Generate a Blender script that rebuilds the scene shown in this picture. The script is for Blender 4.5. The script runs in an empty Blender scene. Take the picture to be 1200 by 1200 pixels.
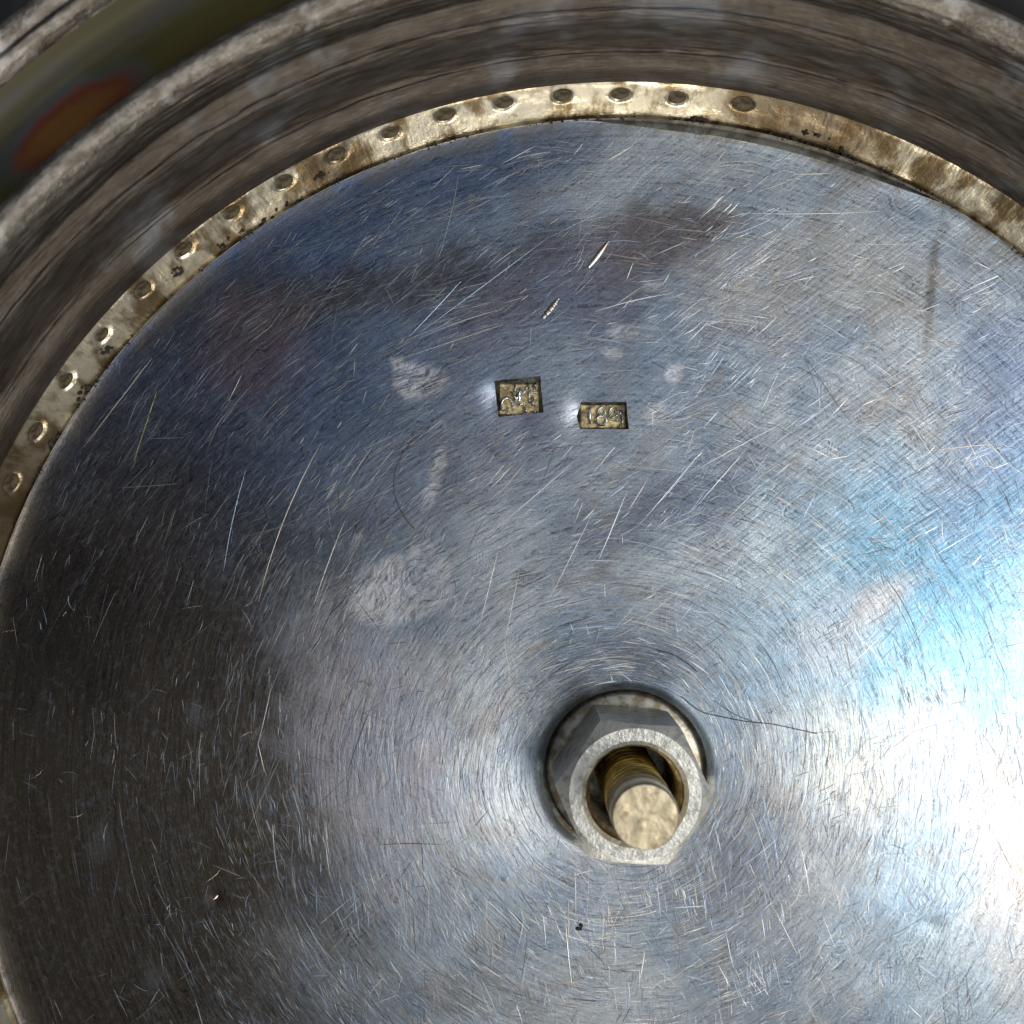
import bpy, bmesh, math, random
from mathutils import Vector, noise, geometry
R = math.radians
S = 0.001                      # everything below is written in millimetres
PX = 0.05                      # one pixel of the photograph on the plate, in mm
CAMZ = 65.0
random.seed(7)

scene = bpy.context.scene
col = scene.collection

# ---------------------------------------------------------------- camera
cam_d = bpy.data.cameras.new('camera')
cam_d.sensor_width = 36
cam_d.lens = 36 / (2 * 30.0 / CAMZ)
cam_d.clip_start = 0.001
cam_d.clip_end = 20
cam_d.dof.use_dof = True
cam_d.dof.focus_distance = (CAMZ - 1.5) * S
cam_d.dof.aperture_fstop = 34
cam = bpy.data.objects.new('camera', cam_d)
cam.location = (0, 0, CAMZ * S)
col.objects.link(cam)
scene.camera = cam

# ---------------------------------------------------------------- world and lamps
world = bpy.data.worlds.new('World')
scene.world = world
world.use_nodes = True
bg = world.node_tree.nodes['Background']
bg.inputs[0].default_value = (0.75, 0.85, 1.0, 1)
bg.inputs[1].default_value = 0.05

def area(name, loc, target, sx, sy, power, color):
    d = bpy.data.lights.new(name, 'AREA')
    d.shape = 'RECTANGLE'
    d.size, d.size_y = sx * S, sy * S
    d.energy = power
    d.color = color
    o = bpy.data.objects.new(name, d)
    o.location = Vector(loc) * S
    o.rotation_euler = (Vector(target) - Vector(loc)).to_track_quat('-Z', 'Y').to_euler()
    col.objects.link(o)
    return o

# the bright window the plate mirrors on its right hand side
area('window_light', (270, -110, 400), (15, -5, 0), 300, 340, 0.13, (0.92, 0.96, 1.0))
# the paler sky around it
area('sky_light', (230, 20, 470), (10, 0, 0), 520, 720, 0.46, (0.86, 0.94, 1.0))
# an added low fill lamp that warms the inner band of the rim
area('low_band_fill', (60, -480, 190), (0, 0, 0), 300, 140, 1.0, (1.0, 0.93, 0.80))
# direct sun, from the right and a little from below
sun_d = bpy.data.lights.new('sun', 'SUN')
sun_d.energy = 0.72
sun_d.angle = R(26)
sun_d.color = (1.0, 0.95, 0.86)
sun = bpy.data.objects.new('sun', sun_d)
sun.rotation_euler = (Vector((0, 0, 0)) - Vector((0.51, -0.17, 0.84))).to_track_quat('-Z', 'Y').to_euler()
col.objects.link(sun)

scene.view_settings.view_transform = 'Standard'
scene.view_settings.look = 'None'
scene.view_settings.exposure = 0.18
scene.view_settings.gamma = 1
scene.cycles.max_bounces = 5
scene.cycles.diffuse_bounces = 2
scene.cycles.glossy_bounces = 4

# ---------------------------------------------------------------- helpers
def P(px, py):                                    # pixel of the 1200 px photograph -> mm on the plate
    return ((px - 600) * PX, (600 - py) * PX)

CX, CY = P(728, 904)                              # centre of the plate
HX, HY = P(735, 909)                              # centre of the hole and of the bolt
PLATE_R = 764 * PX

def obj(name, verts, faces, mat, parent=None, loc=(0, 0, 0), smooth=True, kind=None):
    me = bpy.data.meshes.new(name)
    me.from_pydata([(v[0] * S, v[1] * S, v[2] * S) for v in verts], [], faces)
    me.validate()
    bm = bmesh.new(); bm.from_mesh(me)
    bmesh.ops.recalc_face_normals(bm, faces=bm.faces)
    bm.to_mesh(me); bm.free()
    if smooth:
        me.polygons.foreach_set('use_smooth', [True] * len(me.polygons))
    if mat: me.materials.append(mat)
    o = bpy.data.objects.new(name, me)
    o.location = Vector(loc) * S
    col.objects.link(o)
    if parent is not None:
        o.parent = parent
    if kind: o['kind'] = kind
    return o

def thing(name, label, cat, loc=(0, 0, 0), group=None):
    o = bpy.data.objects.new(name, None)
    o.empty_display_size = 0.005
    o.location = Vector(loc) * S
    o['label'] = label; o['category'] = cat
    if group: o['group'] = group
    col.objects.link(o)
    return o

def smooth01(a, b, x):
    t = max(0.0, min(1.0, (x - a) / (b - a)))
    return t * t * (3 - 2 * t)

def nz(x, y, z=0.0):
    return noise.noise(Vector((x, y, z)))

# ---------------------------------------------------------------- node helper
class NT:
    def __init__(self, name):
        self.m = bpy.data.materials.new(name)
        self.m.use_nodes = True
        self.t = self.m.node_tree
        self.b = self.t.nodes['Principled BSDF']
        tc = self.t.nodes.new('ShaderNodeTexCoord')
        sc = self.t.nodes.new('ShaderNodeVectorMath'); sc.operation = 'SCALE'
        sc.inputs['Scale'].default_value = 1000.0        # object space in mm
        self.t.links.new(tc.outputs['Object'], sc.inputs[0])
        self.p = sc.outputs[0]
    def link(self, a, b): self.t.links.new(a, b)
    def put(self, sock, v):
        if hasattr(v, 'is_linked'): self.link(v, sock)
        elif sock.type == 'RGBA' and len(v) == 3: sock.default_value = (*v, 1)
        else: sock.default_value = v
    def math(self, op, a, b=0.0, c=None, clamp=False):
        n = self.t.nodes.new('ShaderNodeMath'); n.operation = op; n.use_clamp = clamp
        self.put(n.inputs[0], a); self.put(n.inputs[1], b)
        if c is not None: self.put(n.inputs[2], c)
        return n.outputs[0]
    def vec(self, op, a, b=(0, 0, 0)):
        n = self.t.nodes.new('ShaderNodeVectorMath'); n.operation = op
        self.put(n.inputs[0], a); self.put(n.inputs[1], b)
        return n.outputs['Value'] if op in ('LENGTH', 'DISTANCE', 'DOT_PRODUCT') else n.outputs[0]
    def noise(self, v, scale, detail=4, rough=0.55, dist=0.0, color=False, flat=False):
        n = self.t.nodes.new('ShaderNodeTexNoise')
        if flat: n.noise_dimensions = '2D'
        self.link(v, n.inputs['Vector'])
        n.inputs['Scale'].default_value = scale; n.inputs['Detail'].default_value = detail
        n.inputs['Roughness'].default_value = rough; n.inputs['Distortion'].default_value = dist
        return n.outputs['Color' if color else 'Fac']
    def mapping(self, v, loc=(0, 0, 0), rot=(0, 0, 0), scale=(1, 1, 1)):
        n = self.t.nodes.new('ShaderNodeMapping')
        self.link(v, n.inputs[0])
        n.inputs['Location'].default_value = loc; n.inputs['Rotation'].default_value = rot
        n.inputs['Scale'].default_value = scale
        return n.outputs[0]
    def ss(self, x, a, b, lo=0.0, hi=1.0):
        n = self.t.nodes.new('ShaderNodeMapRange'); n.interpolation_type = 'SMOOTHSTEP'
        self.put(n.inputs['Value'], x)
        n.inputs['From Min'].default_value = a; n.inputs['From Max'].default_value = b
        n.inputs['To Min'].default_value = lo; n.inputs['To Max'].default_value = hi
        return n.outputs[0]
    def mix(self, f, a, b, mode='MIX'):
        n = self.t.nodes.new('ShaderNodeMix'); n.data_type = 'RGBA'; n.blend_type = mode
        self.put(n.inputs[0], f); self.put(n.inputs[6], a); self.put(n.inputs[7], b)
        return n.outputs[2]
    def polar(self, v, ang, rad):                       # seamless polar coordinates (cos, sin, r)
        s = self.t.nodes.new('ShaderNodeSeparateXYZ'); self.link(v, s.inputs[0])
        flat = self.t.nodes.new('ShaderNodeCombineXYZ')
        self.link(s.outputs[0], flat.inputs[0]); self.link(s.outputs[1], flat.inputs[1])
        r = self.vec('LENGTH', flat.outputs[0])
        nrm = self.vec('NORMALIZE', flat.outputs[0])
        q = self.t.nodes.new('ShaderNodeSeparateXYZ'); self.link(nrm, q.inputs[0])
        c = self.t.nodes.new('ShaderNodeCombineXYZ')
        self.link(self.math('MULTIPLY', q.outputs[0], ang), c.inputs[0])
        self.link(self.math('MULTIPLY', q.outputs[1], ang), c.inputs[1])
        self.link(self.math('MULTIPLY', self.math('ADD', r, self.math('MULTIPLY', s.outputs[2], 0.8)), rad), c.inputs[2])
        return c.outputs[0], r
    def bump(self, h, strength, dist_mm, normal=None):
        n = self.t.nodes.new('ShaderNodeBump')
        n.inputs['Strength'].default_value = strength
        n.inputs['Distance'].default_value = dist_mm * S
        self.link(h, n.inputs['Height'])
        if normal is not None: self.link(normal, n.inputs['Normal'])
        return n.outputs[0]
    def set(self, **k):
        for name, v in k.items():
            self.put(self.b.inputs[name.replace('_', ' ')], v)
        return self.m

# ---------------------------------------------------------------- materials
def blob(t, warped, px, py, rx, ry, deg, soft=0.45, origin=(CX, CY)):
    """a stained patch of its own shape: a turned ellipse whose edge is broken by noise"""
    x, y = P(px, py)
    q = t.vec('SUBTRACT', warped, (x - origin[0], y - origin[1], 0))
    q = t.mapping(q, rot=(0, 0, R(-deg)))
    q = t.vec('DIVIDE', q, (rx * PX, ry * PX, 1e6))
    d = t.vec('LENGTH', q)
    return t.ss(d, 1.0 - soft, 1.0 + soft, 1.0, 0.0)

def plate_material():
    t = NT('tarnished_silver_plate')
    p = t.p
    pol, r = t.polar(p, 5.0, 5.0)
    streak = t.noise(pol, 1.0, 4, 0.62)
    wander = t.vec('MULTIPLY', t.vec('SUBTRACT', t.noise(p, 0.35, 2, 0.5, 0, True, flat=True), (0.5, 0.5, 0.5)), (2.4, 2.4, 0))
    pol2, _ = t.polar(t.vec('ADD', p, wander), 7.0, 12.0)
    streak2 = t.noise(pol2, 1.0, 3, 0.65)
    diag = t.noise(t.mapping(t.mapping(p, rot=(0, 0, R(-36))), scale=(0.45, 5.5, 1)), 1.0, 3, 0.6, 0.0, flat=True)
    sxyz = t.t.nodes.new('ShaderNodeSeparateXYZ'); t.link(p, sxyz.inputs[0])
    upper = t.ss(sxyz.outputs[1], 4.0, 15.0)              # the straight rubbing is found above the nut only
    diag = t.math('ADD', 0.5, t.math('MULTIPLY', t.math('SUBTRACT', diag, 0.5), upper))
    grain = t.noise(t.mapping(p, rot=(0.62, 0.71, 0.44)), 6.5, 3, 0.65)
    grain2 = t.noise(t.mapping(p, loc=(3, 9, 0), rot=(0.5, 0.8, 1.1)), 2.2, 3, 0.6)
    blotch = t.noise(t.mapping(p, loc=(11, 4, 0)), 0.16, 3, 0.55, 0.3, flat=True)
    blotch2 = t.noise(t.mapping(p, loc=(-7, 21, 0)), 0.30, 4, 0.6, 0.6, flat=True)
    c = t.mix(t.ss(blotch, 0.35, 0.66), (0.56, 0.60, 0.64), (0.38, 0.45, 0.54))
    c = t.mix(t.ss(blotch2, 0.50, 0.72, 0, 0.55), c, (0.42, 0.37, 0.34))
    # stains, and shade painted in with them, are carried by the plate mesh, one colour and cover per point
    film = t.t.nodes.new('ShaderNodeAttribute'); film.attribute_name = 'stain_shade'
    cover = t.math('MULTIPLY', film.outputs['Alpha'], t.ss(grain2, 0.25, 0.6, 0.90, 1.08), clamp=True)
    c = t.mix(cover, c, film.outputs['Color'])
    pale = t.t.nodes.new('ShaderNodeAttribute'); pale.attribute_name = 'pale'
    pale = t.math('MULTIPLY', pale.outputs['Fac'], t.ss(t.math('ADD', t.math('MULTIPLY', grain2, 0.5), t.math('MULTIPLY', streak2, 0.5)), 0.38, 0.56, 0.12, 0.70))
    c = t.mix(pale, c, (0.78, 0.76, 0.80))
    # streaky wear: rubbed lines are bare and paler, the film between them is darker
    rub = t.math('ADD', t.math('MULTIPLY', t.math('SUBTRACT', streak, 0.5), 1.0), t.math('MULTIPLY', t.math('SUBTRACT', diag, 0.5), 0.8))
    rub = t.math('ADD', rub, t.math('MULTIPLY', t.math('SUBTRACT', streak2, 0.5), 1.2))
    rub = t.math('ADD', rub, t.math('MULTIPLY', t.math('SUBTRACT', grain, 0.5), 0.9))
    c = t.mix(t.ss(rub, 0.0, 0.55), c, t.vec('ADD', t.vec('MULTIPLY', c, (1.45, 1.45, 1.45)), (0.03, 0.03, 0.03)))
    c = t.mix(t.ss(rub, -0.50, 0.0, 0.95, 0.0), c, t.vec('MULTIPLY', c, (0.30, 0.30, 0.34)))
    # bare rim of the plate
    edge = t.math('MULTIPLY', t.ss(r, PLATE_R - 1.4, PLATE_R - 0.4), t.ss(blotch2, 0.30, 0.62))
    c = t.mix(t.math('MULTIPLY', edge, 0.6), c, (0.22, 0.19, 0.155))
    rough = t.math('ADD', 0.29, t.math('MULTIPLY', grain2, 0.12))
    rough = t.math('ADD', rough, t.math('MULTIPLY', pale, 0.15))
    hgt = t.math('ADD', t.math('MULTIPLY', streak2, 0.30), t.math('MULTIPLY', diag, 0.25))
    hgt = t.math('ADD', hgt, t.math('MULTIPLY', streak, 0.45))
    hgt = t.math('ADD', hgt, t.math('MULTIPLY', grain, 0.2))
    n = t.bump(hgt, 0.35, 0.09)
    tan = t.t.nodes.new('ShaderNodeTangent'); tan.direction_type = 'RADIAL'; tan.axis = 'Z'
    return t.set(Base_Color=c, Metallic=1.0, Roughness=rough, Anisotropic=0.65, Anisotropic_Rotation=0.25, Normal=n, Tangent=tan.outputs[0])

def rim_material():
    t = NT('dull_brown_silver')
    pol, r = t.polar(t.p, 16.0, 1.3)
    a = t.noise(pol, 1.0, 6, 0.62)
    pol2, _ = t.polar(t.p, 26.0, 9.0)
    b = t.noise(pol2, 1.0, 4, 0.6)
    g = t.noise(t.p, 2.2, 5, 0.7)
    c = t.mix(t.ss(a, 0.38, 0.62), (0.082, 0.066, 0.052), (0.125, 0.106, 0.088))
    c = t.mix(t.ss(g, 0.50, 0.66, 0, 0.35), c, (0.06, 0.05, 0.042))
    c = t.mix(t.ss(b, 0.5, 0.75, 0, 0.6), c, (0.22, 0.195, 0.165))
    c = t.mix(t.ss(b, 0.22, 0.42, 0.35, 0.0), c, (0.07, 0.06, 0.05))
    c = t.mix(t.ss(t.noise(t.p, 0.22, 3), 0.52, 0.66, 0, 0.5), c, (0.24, 0.25, 0.28))
    hgt = t.math('ADD', t.math('MULTIPLY', b, 0.3), t.math('ADD', t.math('MULTIPLY', a, 0.7), t.math('MULTIPLY', g, 0.12)))
    n = t.bump(hgt, 0.6, 0.20)
    return t.set(Base_Color=c, Metallic=0.8, Roughness=t.math('ADD', 0.36, t.math('MULTIPLY', g, 0.25)), Normal=n)

def ridge_material():
    t = NT('rubbed_silver_ridge')
    pol, r = t.polar(t.p, 30.0, 1.6)
    a = t.noise(pol, 1.0, 6, 0.65)
    g = t.noise(t.p, 2.6, 5, 0.7)
    c = t.mix(t.ss(a, 0.36, 0.62), (0.17, 0.148, 0.125), (0.31, 0.29, 0.265))
    c = t.mix(t.ss(g, 0.5, 0.70, 0, 0.6), c, (0.11, 0.095, 0.08))
    c = t.mix(t.ss(t.noise(t.p, 0.35, 3), 0.56, 0.66, 0, 0.6), c, (0.55, 0.54, 0.54))
    n = t.bump(t.math('ADD', t.math('MULTIPLY', a, 0.6), t.math('MULTIPLY', g, 0.5)), 0.7, 0.18)
    return t.set(Base_Color=c, Metallic=0.9, Roughness=t.math('ADD', 0.28, t.math('MULTIPLY', g, 0.25)), Normal=n)

def film_material():
    t = NT('smooth_silver_with_tarnish_colours')
    p = t.p
    w = t.noise(p, 0.35, 3, 0.5, 0, True)
    wp = t.vec('ADD', p, t.vec('MULTIPLY', t.vec('SUBTRACT', w, (0.5, 0.5, 0.5)), (1.6, 1.6, 0)))
    pol, r = t.polar(p, 3.0, 0.5)
    a = t.noise(pol, 1.0, 3, 0.5)
    c = t.mix(t.ss(a, 0.38, 0.62), (0.085, 0.075, 0.04), (0.075, 0.07, 0.07))
    k = 0.86                                            # the band stands nearer the camera than the plate
    def at(px, py): return (600 + (px - 600) * k, 600 + (py - 600) * k)
    c = t.mix(t.math('MULTIPLY', blob(t, wp, *at(215, 35), 110, 40, 32), 0.8), c, (0.13, 0.11, 0.035))
    c = t.mix(t.math('MULTIPLY', blob(t, wp, *at(30, 185), 70, 30, 40), 0.8), c, (0.08, 0.09, 0.035))
    c = t.mix(blob(t, wp, *at(64, 122), 90, 36, 37, soft=0.25), c, (0.09, 0.11, 0.13))
    c = t.mix(blob(t, wp, *at(64, 122), 80, 30, 37, soft=0.2), c, (0.19, 0.055, 0.03))
    c = t.mix(blob(t, wp, *at(58, 126), 60, 18, 37, soft=0.3), c, (0.24, 0.11, 0.03))
    n = t.bump(a, 0.2, 0.2)
    return t.set(Base_Color=c, Metallic=0.6, Roughness=0.42, Normal=n)

def band_material():
    t = NT('pale_gilt_band')
    pol, r = t.polar(t.p, 22.0, 0.25)
    a = t.noise(pol, 1.0, 5, 0.6)
    pol2, _ = t.polar(t.p, 120.0, 0.3)
    f = t.noise(pol2, 1.0, 3, 0.6)
    g = t.noise(t.p, 1.1, 5, 0.65)
    c = t.mix(t.ss(a, 0.40, 0.56), (0.30, 0.22, 0.12), (0.94, 0.86, 0.67))
    c = t.mix(t.ss(g, 0.56, 0.68, 0, 0.55), c, (0.20, 0.14, 0.075))
    c = t.mix(t.ss(f, 0.55, 0.75, 0, 0.4), c, (0.90, 0.86, 0.74))
    # dark greasy dirt that took over the right hand side
    d = t.math('MAXIMUM', blob(t, t.p, 945, 150, 105, 60, -20, soft=0.5), blob(t, t.p, 20, 640, 120, 130, 0, soft=0.5))
    d = t.math('MAXIMUM', d, blob(t, t.p, 392, 190, 30, 30, 0, soft=0.4))
    c = t.mix(t.math('MULTIPLY', d, 0.85), c, (0.17, 0.115, 0.06))
    n = t.bump(t.math('ADD', t.math('MULTIPLY', f, 0.3), t.math('MULTIPLY', g, 0.7)), 0.5, 0.15)
    return t.set(Base_Color=c, Metallic=0.85, Roughness=t.math('ADD', 0.20, t.math('MULTIPLY', g, 0.22)), Normal=n)

def simple(name, color, color2, scale, metallic, rough, bump=0.3, bdist=0.05, lo=0.4, hi=0.6, spec=None):
    t = NT(name)
    a = t.noise(t.p, scale, 5, 0.65)
    g = t.noise(t.p, scale * 3.1, 3, 0.6)
    c = t.mix(t.ss(a, lo, hi), color, color2)
    n = t.bump(t.math('ADD', a, t.math('MULTIPLY', g, 0.5)), bump, bdist)
    return t.set(Base_Color=c, Metallic=metallic, Roughness=rough, Normal=n)

M_plate = plate_material()
M_rim = rim_material()
M_ridge = ridge_material()
M_film = film_material()
M_band = band_material()
M_nut = simple('dull_zinc', (0.90, 0.90, 0.86), (0.40, 0.39, 0.34), 1.6, 0.50, 0.36, 0.7, 0.10, 0.46, 0.75)
M_washer = simple('stained_washer_steel', (0.36, 0.29, 0.19), (0.66, 0.63, 0.55), 1.3, 0.7, 0.38)
M_brass = simple('brass_thread', (0.88, 0.68, 0.24), (0.62, 0.45, 0.15), 1.5, 0.95, 0.22)
M_boltend = simple('pale_brass_end_face', (0.90, 0.77, 0.53), (0.48, 0.35, 0.20), 2.3, 0.5, 0.36, 0.45, 0.07, 0.47, 0.72)
M_stamp = simple('gilded_stamp_floor', (0.95, 0.76, 0.42), (0.34, 0.26, 0.15), 3.0, 0.5, 0.42, 0.6, 0.06)
M_stampwall = simple('stamp_wall', (0.07, 0.062, 0.05), (0.20, 0.20, 0.20), 2.0, 0.9, 0.35)
M_relief = simple('bright_relief', (0.95, 0.96, 0.96), (0.62, 0.66, 0.66), 3.0, 1.0, 0.2)
M_pit = simple('dirty_pit', (0.04, 0.030, 0.018), (0.13, 0.10, 0.055), 2.2, 0.3, 0.55, 0.5, 0.08)
M_dirt = simple('black_dirt', (0.012, 0.011, 0.009), (0.05, 0.04, 0.03), 2.0, 0.0, 0.8)
M_hair = simple('dark_fibre', (0.07, 0.068, 0.064), (0.12, 0.115, 0.11), 2.0, 0.0, 0.5)
M_fresh = simple('fresh_cut_silver', (0.62, 0.60, 0.60), (0.52, 0.42, 0.34), 2.0, 1.0, 0.34)
M_solder = simple('pale_solder', (0.80, 0.78, 0.70), (0.42, 0.38, 0.30), 1.2, 0.6, 0.38, 0.5, 0.1)
M_table = simple('dark_cloth', (0.022, 0.023, 0.030), (0.035, 0.036, 0.046), 0.5, 0.0, 0.8)

def scratch_material():
    t = NT('bare_scratch_metal')
    a = t.t.nodes.new('ShaderNodeAttribute'); a.attribute_name = 'tint'
    return t.set(Base_Color=a.outputs['Color'], Metallic=1.0, Roughness=0.38)
M_scratch = scratch_material()

# ---------------------------------------------------------------- table
obj('table_top', [(-400, -400, -24), (400, -400, -24), (400, 400, -24), (-400, 400, -24)], [(0, 1, 2, 3)], M_table, kind='structure')

# ---------------------------------------------------------------- the silver base
base = thing('silver_vessel_base', 'tarnished round silver vessel base with stepped rim and scratched plate', 'silver base', (CX, CY, 0))

# --- plate: outline, hole and the two stamped openings are constraints of one triangulation
ST1 = [P(579, 446), P(633, 440.5), P(637, 483), P(584, 488.5)]
ST2 = [P(681, 471), P(734, 471), P(737, 503), P(680, 502.5), P(676, 488)]
HOLE_R = 98 * PX

def plate_radius(a):
    """edge of the plate by angle: cut a little short where the solder shows at the top"""
    deg = math.degrees(a) % 360
    r = PLATE_R + 0.05 * nz(math.cos(a) * 9, math.sin(a) * 9, 3)
    r -= 0.62 * smooth01(60, 66, deg) * (1 - smooth01(86, 95, deg))
    return r

def seg_dist(p, poly):
    best = 1e9
    inside = False
    n = len(poly)
    for i in range(n):
        ax, ay = poly[i]; bx, by = poly[(i + 1) % n]
        dx, dy = bx - ax, by - ay
        t = max(0, min(1, ((p[0] - ax) * dx + (p[1] - ay) * dy) / (dx * dx + dy * dy)))
        best = min(best, math.hypot(p[0] - ax - t * dx, p[1] - ay - t * dy))
        if (ay > p[1]) != (by > p[1]) and p[0] < (bx - ax) * (p[1] - ay) / (by - ay) + ax:
            inside = not inside
    return best, inside

DENTS = []
for (px, py, rad, dep) in ((495, 447, 24, .05), (728, 382, 16, .05), (763, 333, 9, .03), (252, 1052, 7, .08), (480, 690, 50, .05),
                           (793, 440, 10, .04), (980, 940, 9, .05), (1095, 1085, 9, .04), (505, 560, 14, .03), (418, 633, 8, .03)):
    DENTS.append((*P(px, py), rad * PX, dep))
SUNK = []
for (px, py, rad, dep) in ((586, 462, 17, .2), (584, 476, 12, .06), (684, 486, 17, .2), (612, 494, 20, .05), (706, 508, 18, .05)):
    SUNK.append((*P(px, py), rad * PX, dep))

def plate_h(x, y):
    h = 0.055 * nz(x / 9.0, y / 9.0, 1.3) + 0.016 * nz(x / 3.1, y / 3.1, 5.1) + 0.004 * nz(x / 0.9, y / 0.9, 8.1)
    rh = math.hypot(x - HX, y - HY)
    h -= 1.15 * math.exp(-((rh / 6.6) ** 2))
    if rh < 7.0:
        q = 1 - smooth01(HOLE_R - 0.1, HOLE_R + 0.5, rh)
        h -= 0.42 * q ** 1.5
    dx, dy = x - CX, y - CY
    rc = math.hypot(dx, dy)
    if rc > 35:
        e = plate_radius(math.atan2(dy, dx)) - rc
        h += 0.05 * (1 - smooth01(0.0, 0.8, e)) + 0.10 * (1 - smooth01(0.0, 0.16, e))
    for (ax, ay, ra, de) in DENTS:
        d2 = ((x - ax) ** 2 + (y - ay) ** 2) / (ra * ra)
        if d2 < 9: h -= de * math.exp(-d2)
    for (ax, ay, ra, de) in SUNK:
        d2 = ((x - ax) ** 2 + (y - ay) ** 2) / (ra * ra)
        if d2 < 9: h -= de * math.exp(-d2)
    return h

STAINS_AND_SHADE = [  # tarnish, plus some painted shade: px, py, radius x, radius y, turn, cover, colour, softness
    (240, 430, 400, 270, 45, 0.88, (0.09, 0.135, 0.25), 0.6),  # blue tarnish, deepened to hold the dim reflection at upper left
    (100, 960, 330, 520, 0, 0.95, (0.085, 0.070, 0.058), 0.5),  # brown tarnish with the dark lower-left reflection painted into it
    (90, 730, 130, 90, 0, 0.8, (0.05, 0.045, 0.042), 0.6),  # darkest part of the left-hand reflection, put into the colour
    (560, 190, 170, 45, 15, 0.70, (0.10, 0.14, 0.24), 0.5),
    (450, 345, 290, 48, 8, 0.82, (0.11, 0.10, 0.105), 0.6),
    (790, 275, 75, 42, 10, 0.78, (0.17, 0.13, 0.12), 0.5),
    (650, 370, 110, 30, 25, 0.5, (0.16, 0.15, 0.22), 0.6),
    (300, 400, 70, 50, 10, 0.55, (0.21, 0.14, 0.17), 0.5),
    (640, 330, 130, 35, 30, 0.5, (0.25, 0.20, 0.23), 0.5),
    (640, 430, 220, 110, 15, 0.40, (0.22, 0.28, 0.40), 0.6),
    (770, 590, 150, 40, 25, 0.65, (0.17, 0.19, 0.26), 0.6),  # dark zone of the brushed reflection above the nut, painted
    (560, 540, 120, 60, 30, 0.40, (0.26, 0.27, 0.33), 0.5),
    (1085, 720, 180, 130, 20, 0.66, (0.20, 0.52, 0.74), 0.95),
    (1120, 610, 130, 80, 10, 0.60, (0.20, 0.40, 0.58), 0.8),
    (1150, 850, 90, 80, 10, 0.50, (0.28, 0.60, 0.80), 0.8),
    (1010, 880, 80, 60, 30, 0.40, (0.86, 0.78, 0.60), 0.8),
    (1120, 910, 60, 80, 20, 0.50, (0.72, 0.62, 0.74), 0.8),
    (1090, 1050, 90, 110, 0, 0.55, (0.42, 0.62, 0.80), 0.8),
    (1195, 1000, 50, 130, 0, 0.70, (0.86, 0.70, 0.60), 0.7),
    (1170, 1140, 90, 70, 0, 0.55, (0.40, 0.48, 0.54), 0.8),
    (980, 740, 60, 40, 40, 0.40, (0.78, 0.66, 0.64), 0.8),
    (1035, 700, 44, 14, 35, 0.45, (0.80, 0.62, 0.54), 0.7),
    (960, 1020, 90, 60, 30, 0.45, (0.46, 0.44, 0.42), 0.5),
    (850, 1030, 90, 45, 20, 0.55, (0.26, 0.29, 0.37), 0.5),  # shadow of the nut to its lower right, painted as colour
    (440, 870, 90, 160, 10, 0.40, (0.60, 0.56, 0.64), 0.5),
    (960, 330, 160, 60, 8, 0.40, (0.52, 0.45, 0.38), 0.5),
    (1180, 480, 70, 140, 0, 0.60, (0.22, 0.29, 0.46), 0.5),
    (715, 775, 90, 28, 5, 0.55, (0.20, 0.23, 0.30), 0.5),  # painted shading where the plate turns down above the hole
    (1092, 340, 6, 75, -8, 0.65, (0.16, 0.13, 0.10), 0.5),
    (115, 992, 15, 21, -20, 0.13, (0.42, 0.46, 0.52), 0.5),
    (186, 1148, 14, 14, 0, 0.13, (0.42, 0.46, 0.52), 0.5),
    (228, 836, 12, 16, 0, 0.13, (0.42, 0.46, 0.56), 0.5),
]
PALE = [(495, 447, 32, 20, 0), (728, 382, 20, 9, 10), (763, 333, 12, 6, 0), (506, 560, 9, 38, -16),
        (470, 690, 62, 38, 12), (500, 670, 34, 30, -40), (716, 412, 12, 9, 0), (470, 428, 8, 8, 0),
        (418, 633, 8, 8, 0), (793, 440, 9, 14, 0), (770, 487, 14, 10, 0)]

def stain_shade_points(me):
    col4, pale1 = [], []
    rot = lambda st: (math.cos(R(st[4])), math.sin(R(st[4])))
    pre = [(*P(st[0], st[1]), st[2] * PX, st[3] * PX, *rot(st)) for st in STAINS_AND_SHADE]
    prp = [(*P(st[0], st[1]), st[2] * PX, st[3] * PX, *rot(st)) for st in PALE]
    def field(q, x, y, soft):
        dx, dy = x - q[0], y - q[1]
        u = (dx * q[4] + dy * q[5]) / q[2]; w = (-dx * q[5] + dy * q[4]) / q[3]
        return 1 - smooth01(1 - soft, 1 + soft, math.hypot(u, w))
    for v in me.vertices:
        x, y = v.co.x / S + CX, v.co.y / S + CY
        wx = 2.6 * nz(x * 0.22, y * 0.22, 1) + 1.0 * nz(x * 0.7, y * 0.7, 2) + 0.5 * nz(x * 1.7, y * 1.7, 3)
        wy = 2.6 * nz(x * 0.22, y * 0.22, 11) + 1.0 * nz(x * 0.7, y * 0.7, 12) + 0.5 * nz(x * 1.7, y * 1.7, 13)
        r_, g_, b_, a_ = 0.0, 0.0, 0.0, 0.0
        for st, q in zip(STAINS_AND_SHADE, pre):
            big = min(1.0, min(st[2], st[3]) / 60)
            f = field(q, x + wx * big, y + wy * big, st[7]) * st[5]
            if f > 0:                                     # each patch lies over the one before
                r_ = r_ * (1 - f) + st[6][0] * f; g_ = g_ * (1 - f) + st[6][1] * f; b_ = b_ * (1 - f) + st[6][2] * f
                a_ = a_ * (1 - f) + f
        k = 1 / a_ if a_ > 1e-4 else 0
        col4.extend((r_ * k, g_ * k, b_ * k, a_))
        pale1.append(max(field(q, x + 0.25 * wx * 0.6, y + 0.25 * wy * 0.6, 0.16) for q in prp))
    at = me.attributes.new('stain_shade', 'FLOAT_COLOR', 'POINT'); at.data.foreach_set('color', col4)
    ap = me.attributes.new('pale', 'FLOAT', 'POINT'); ap.data.foreach_set('value', pale1)

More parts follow.
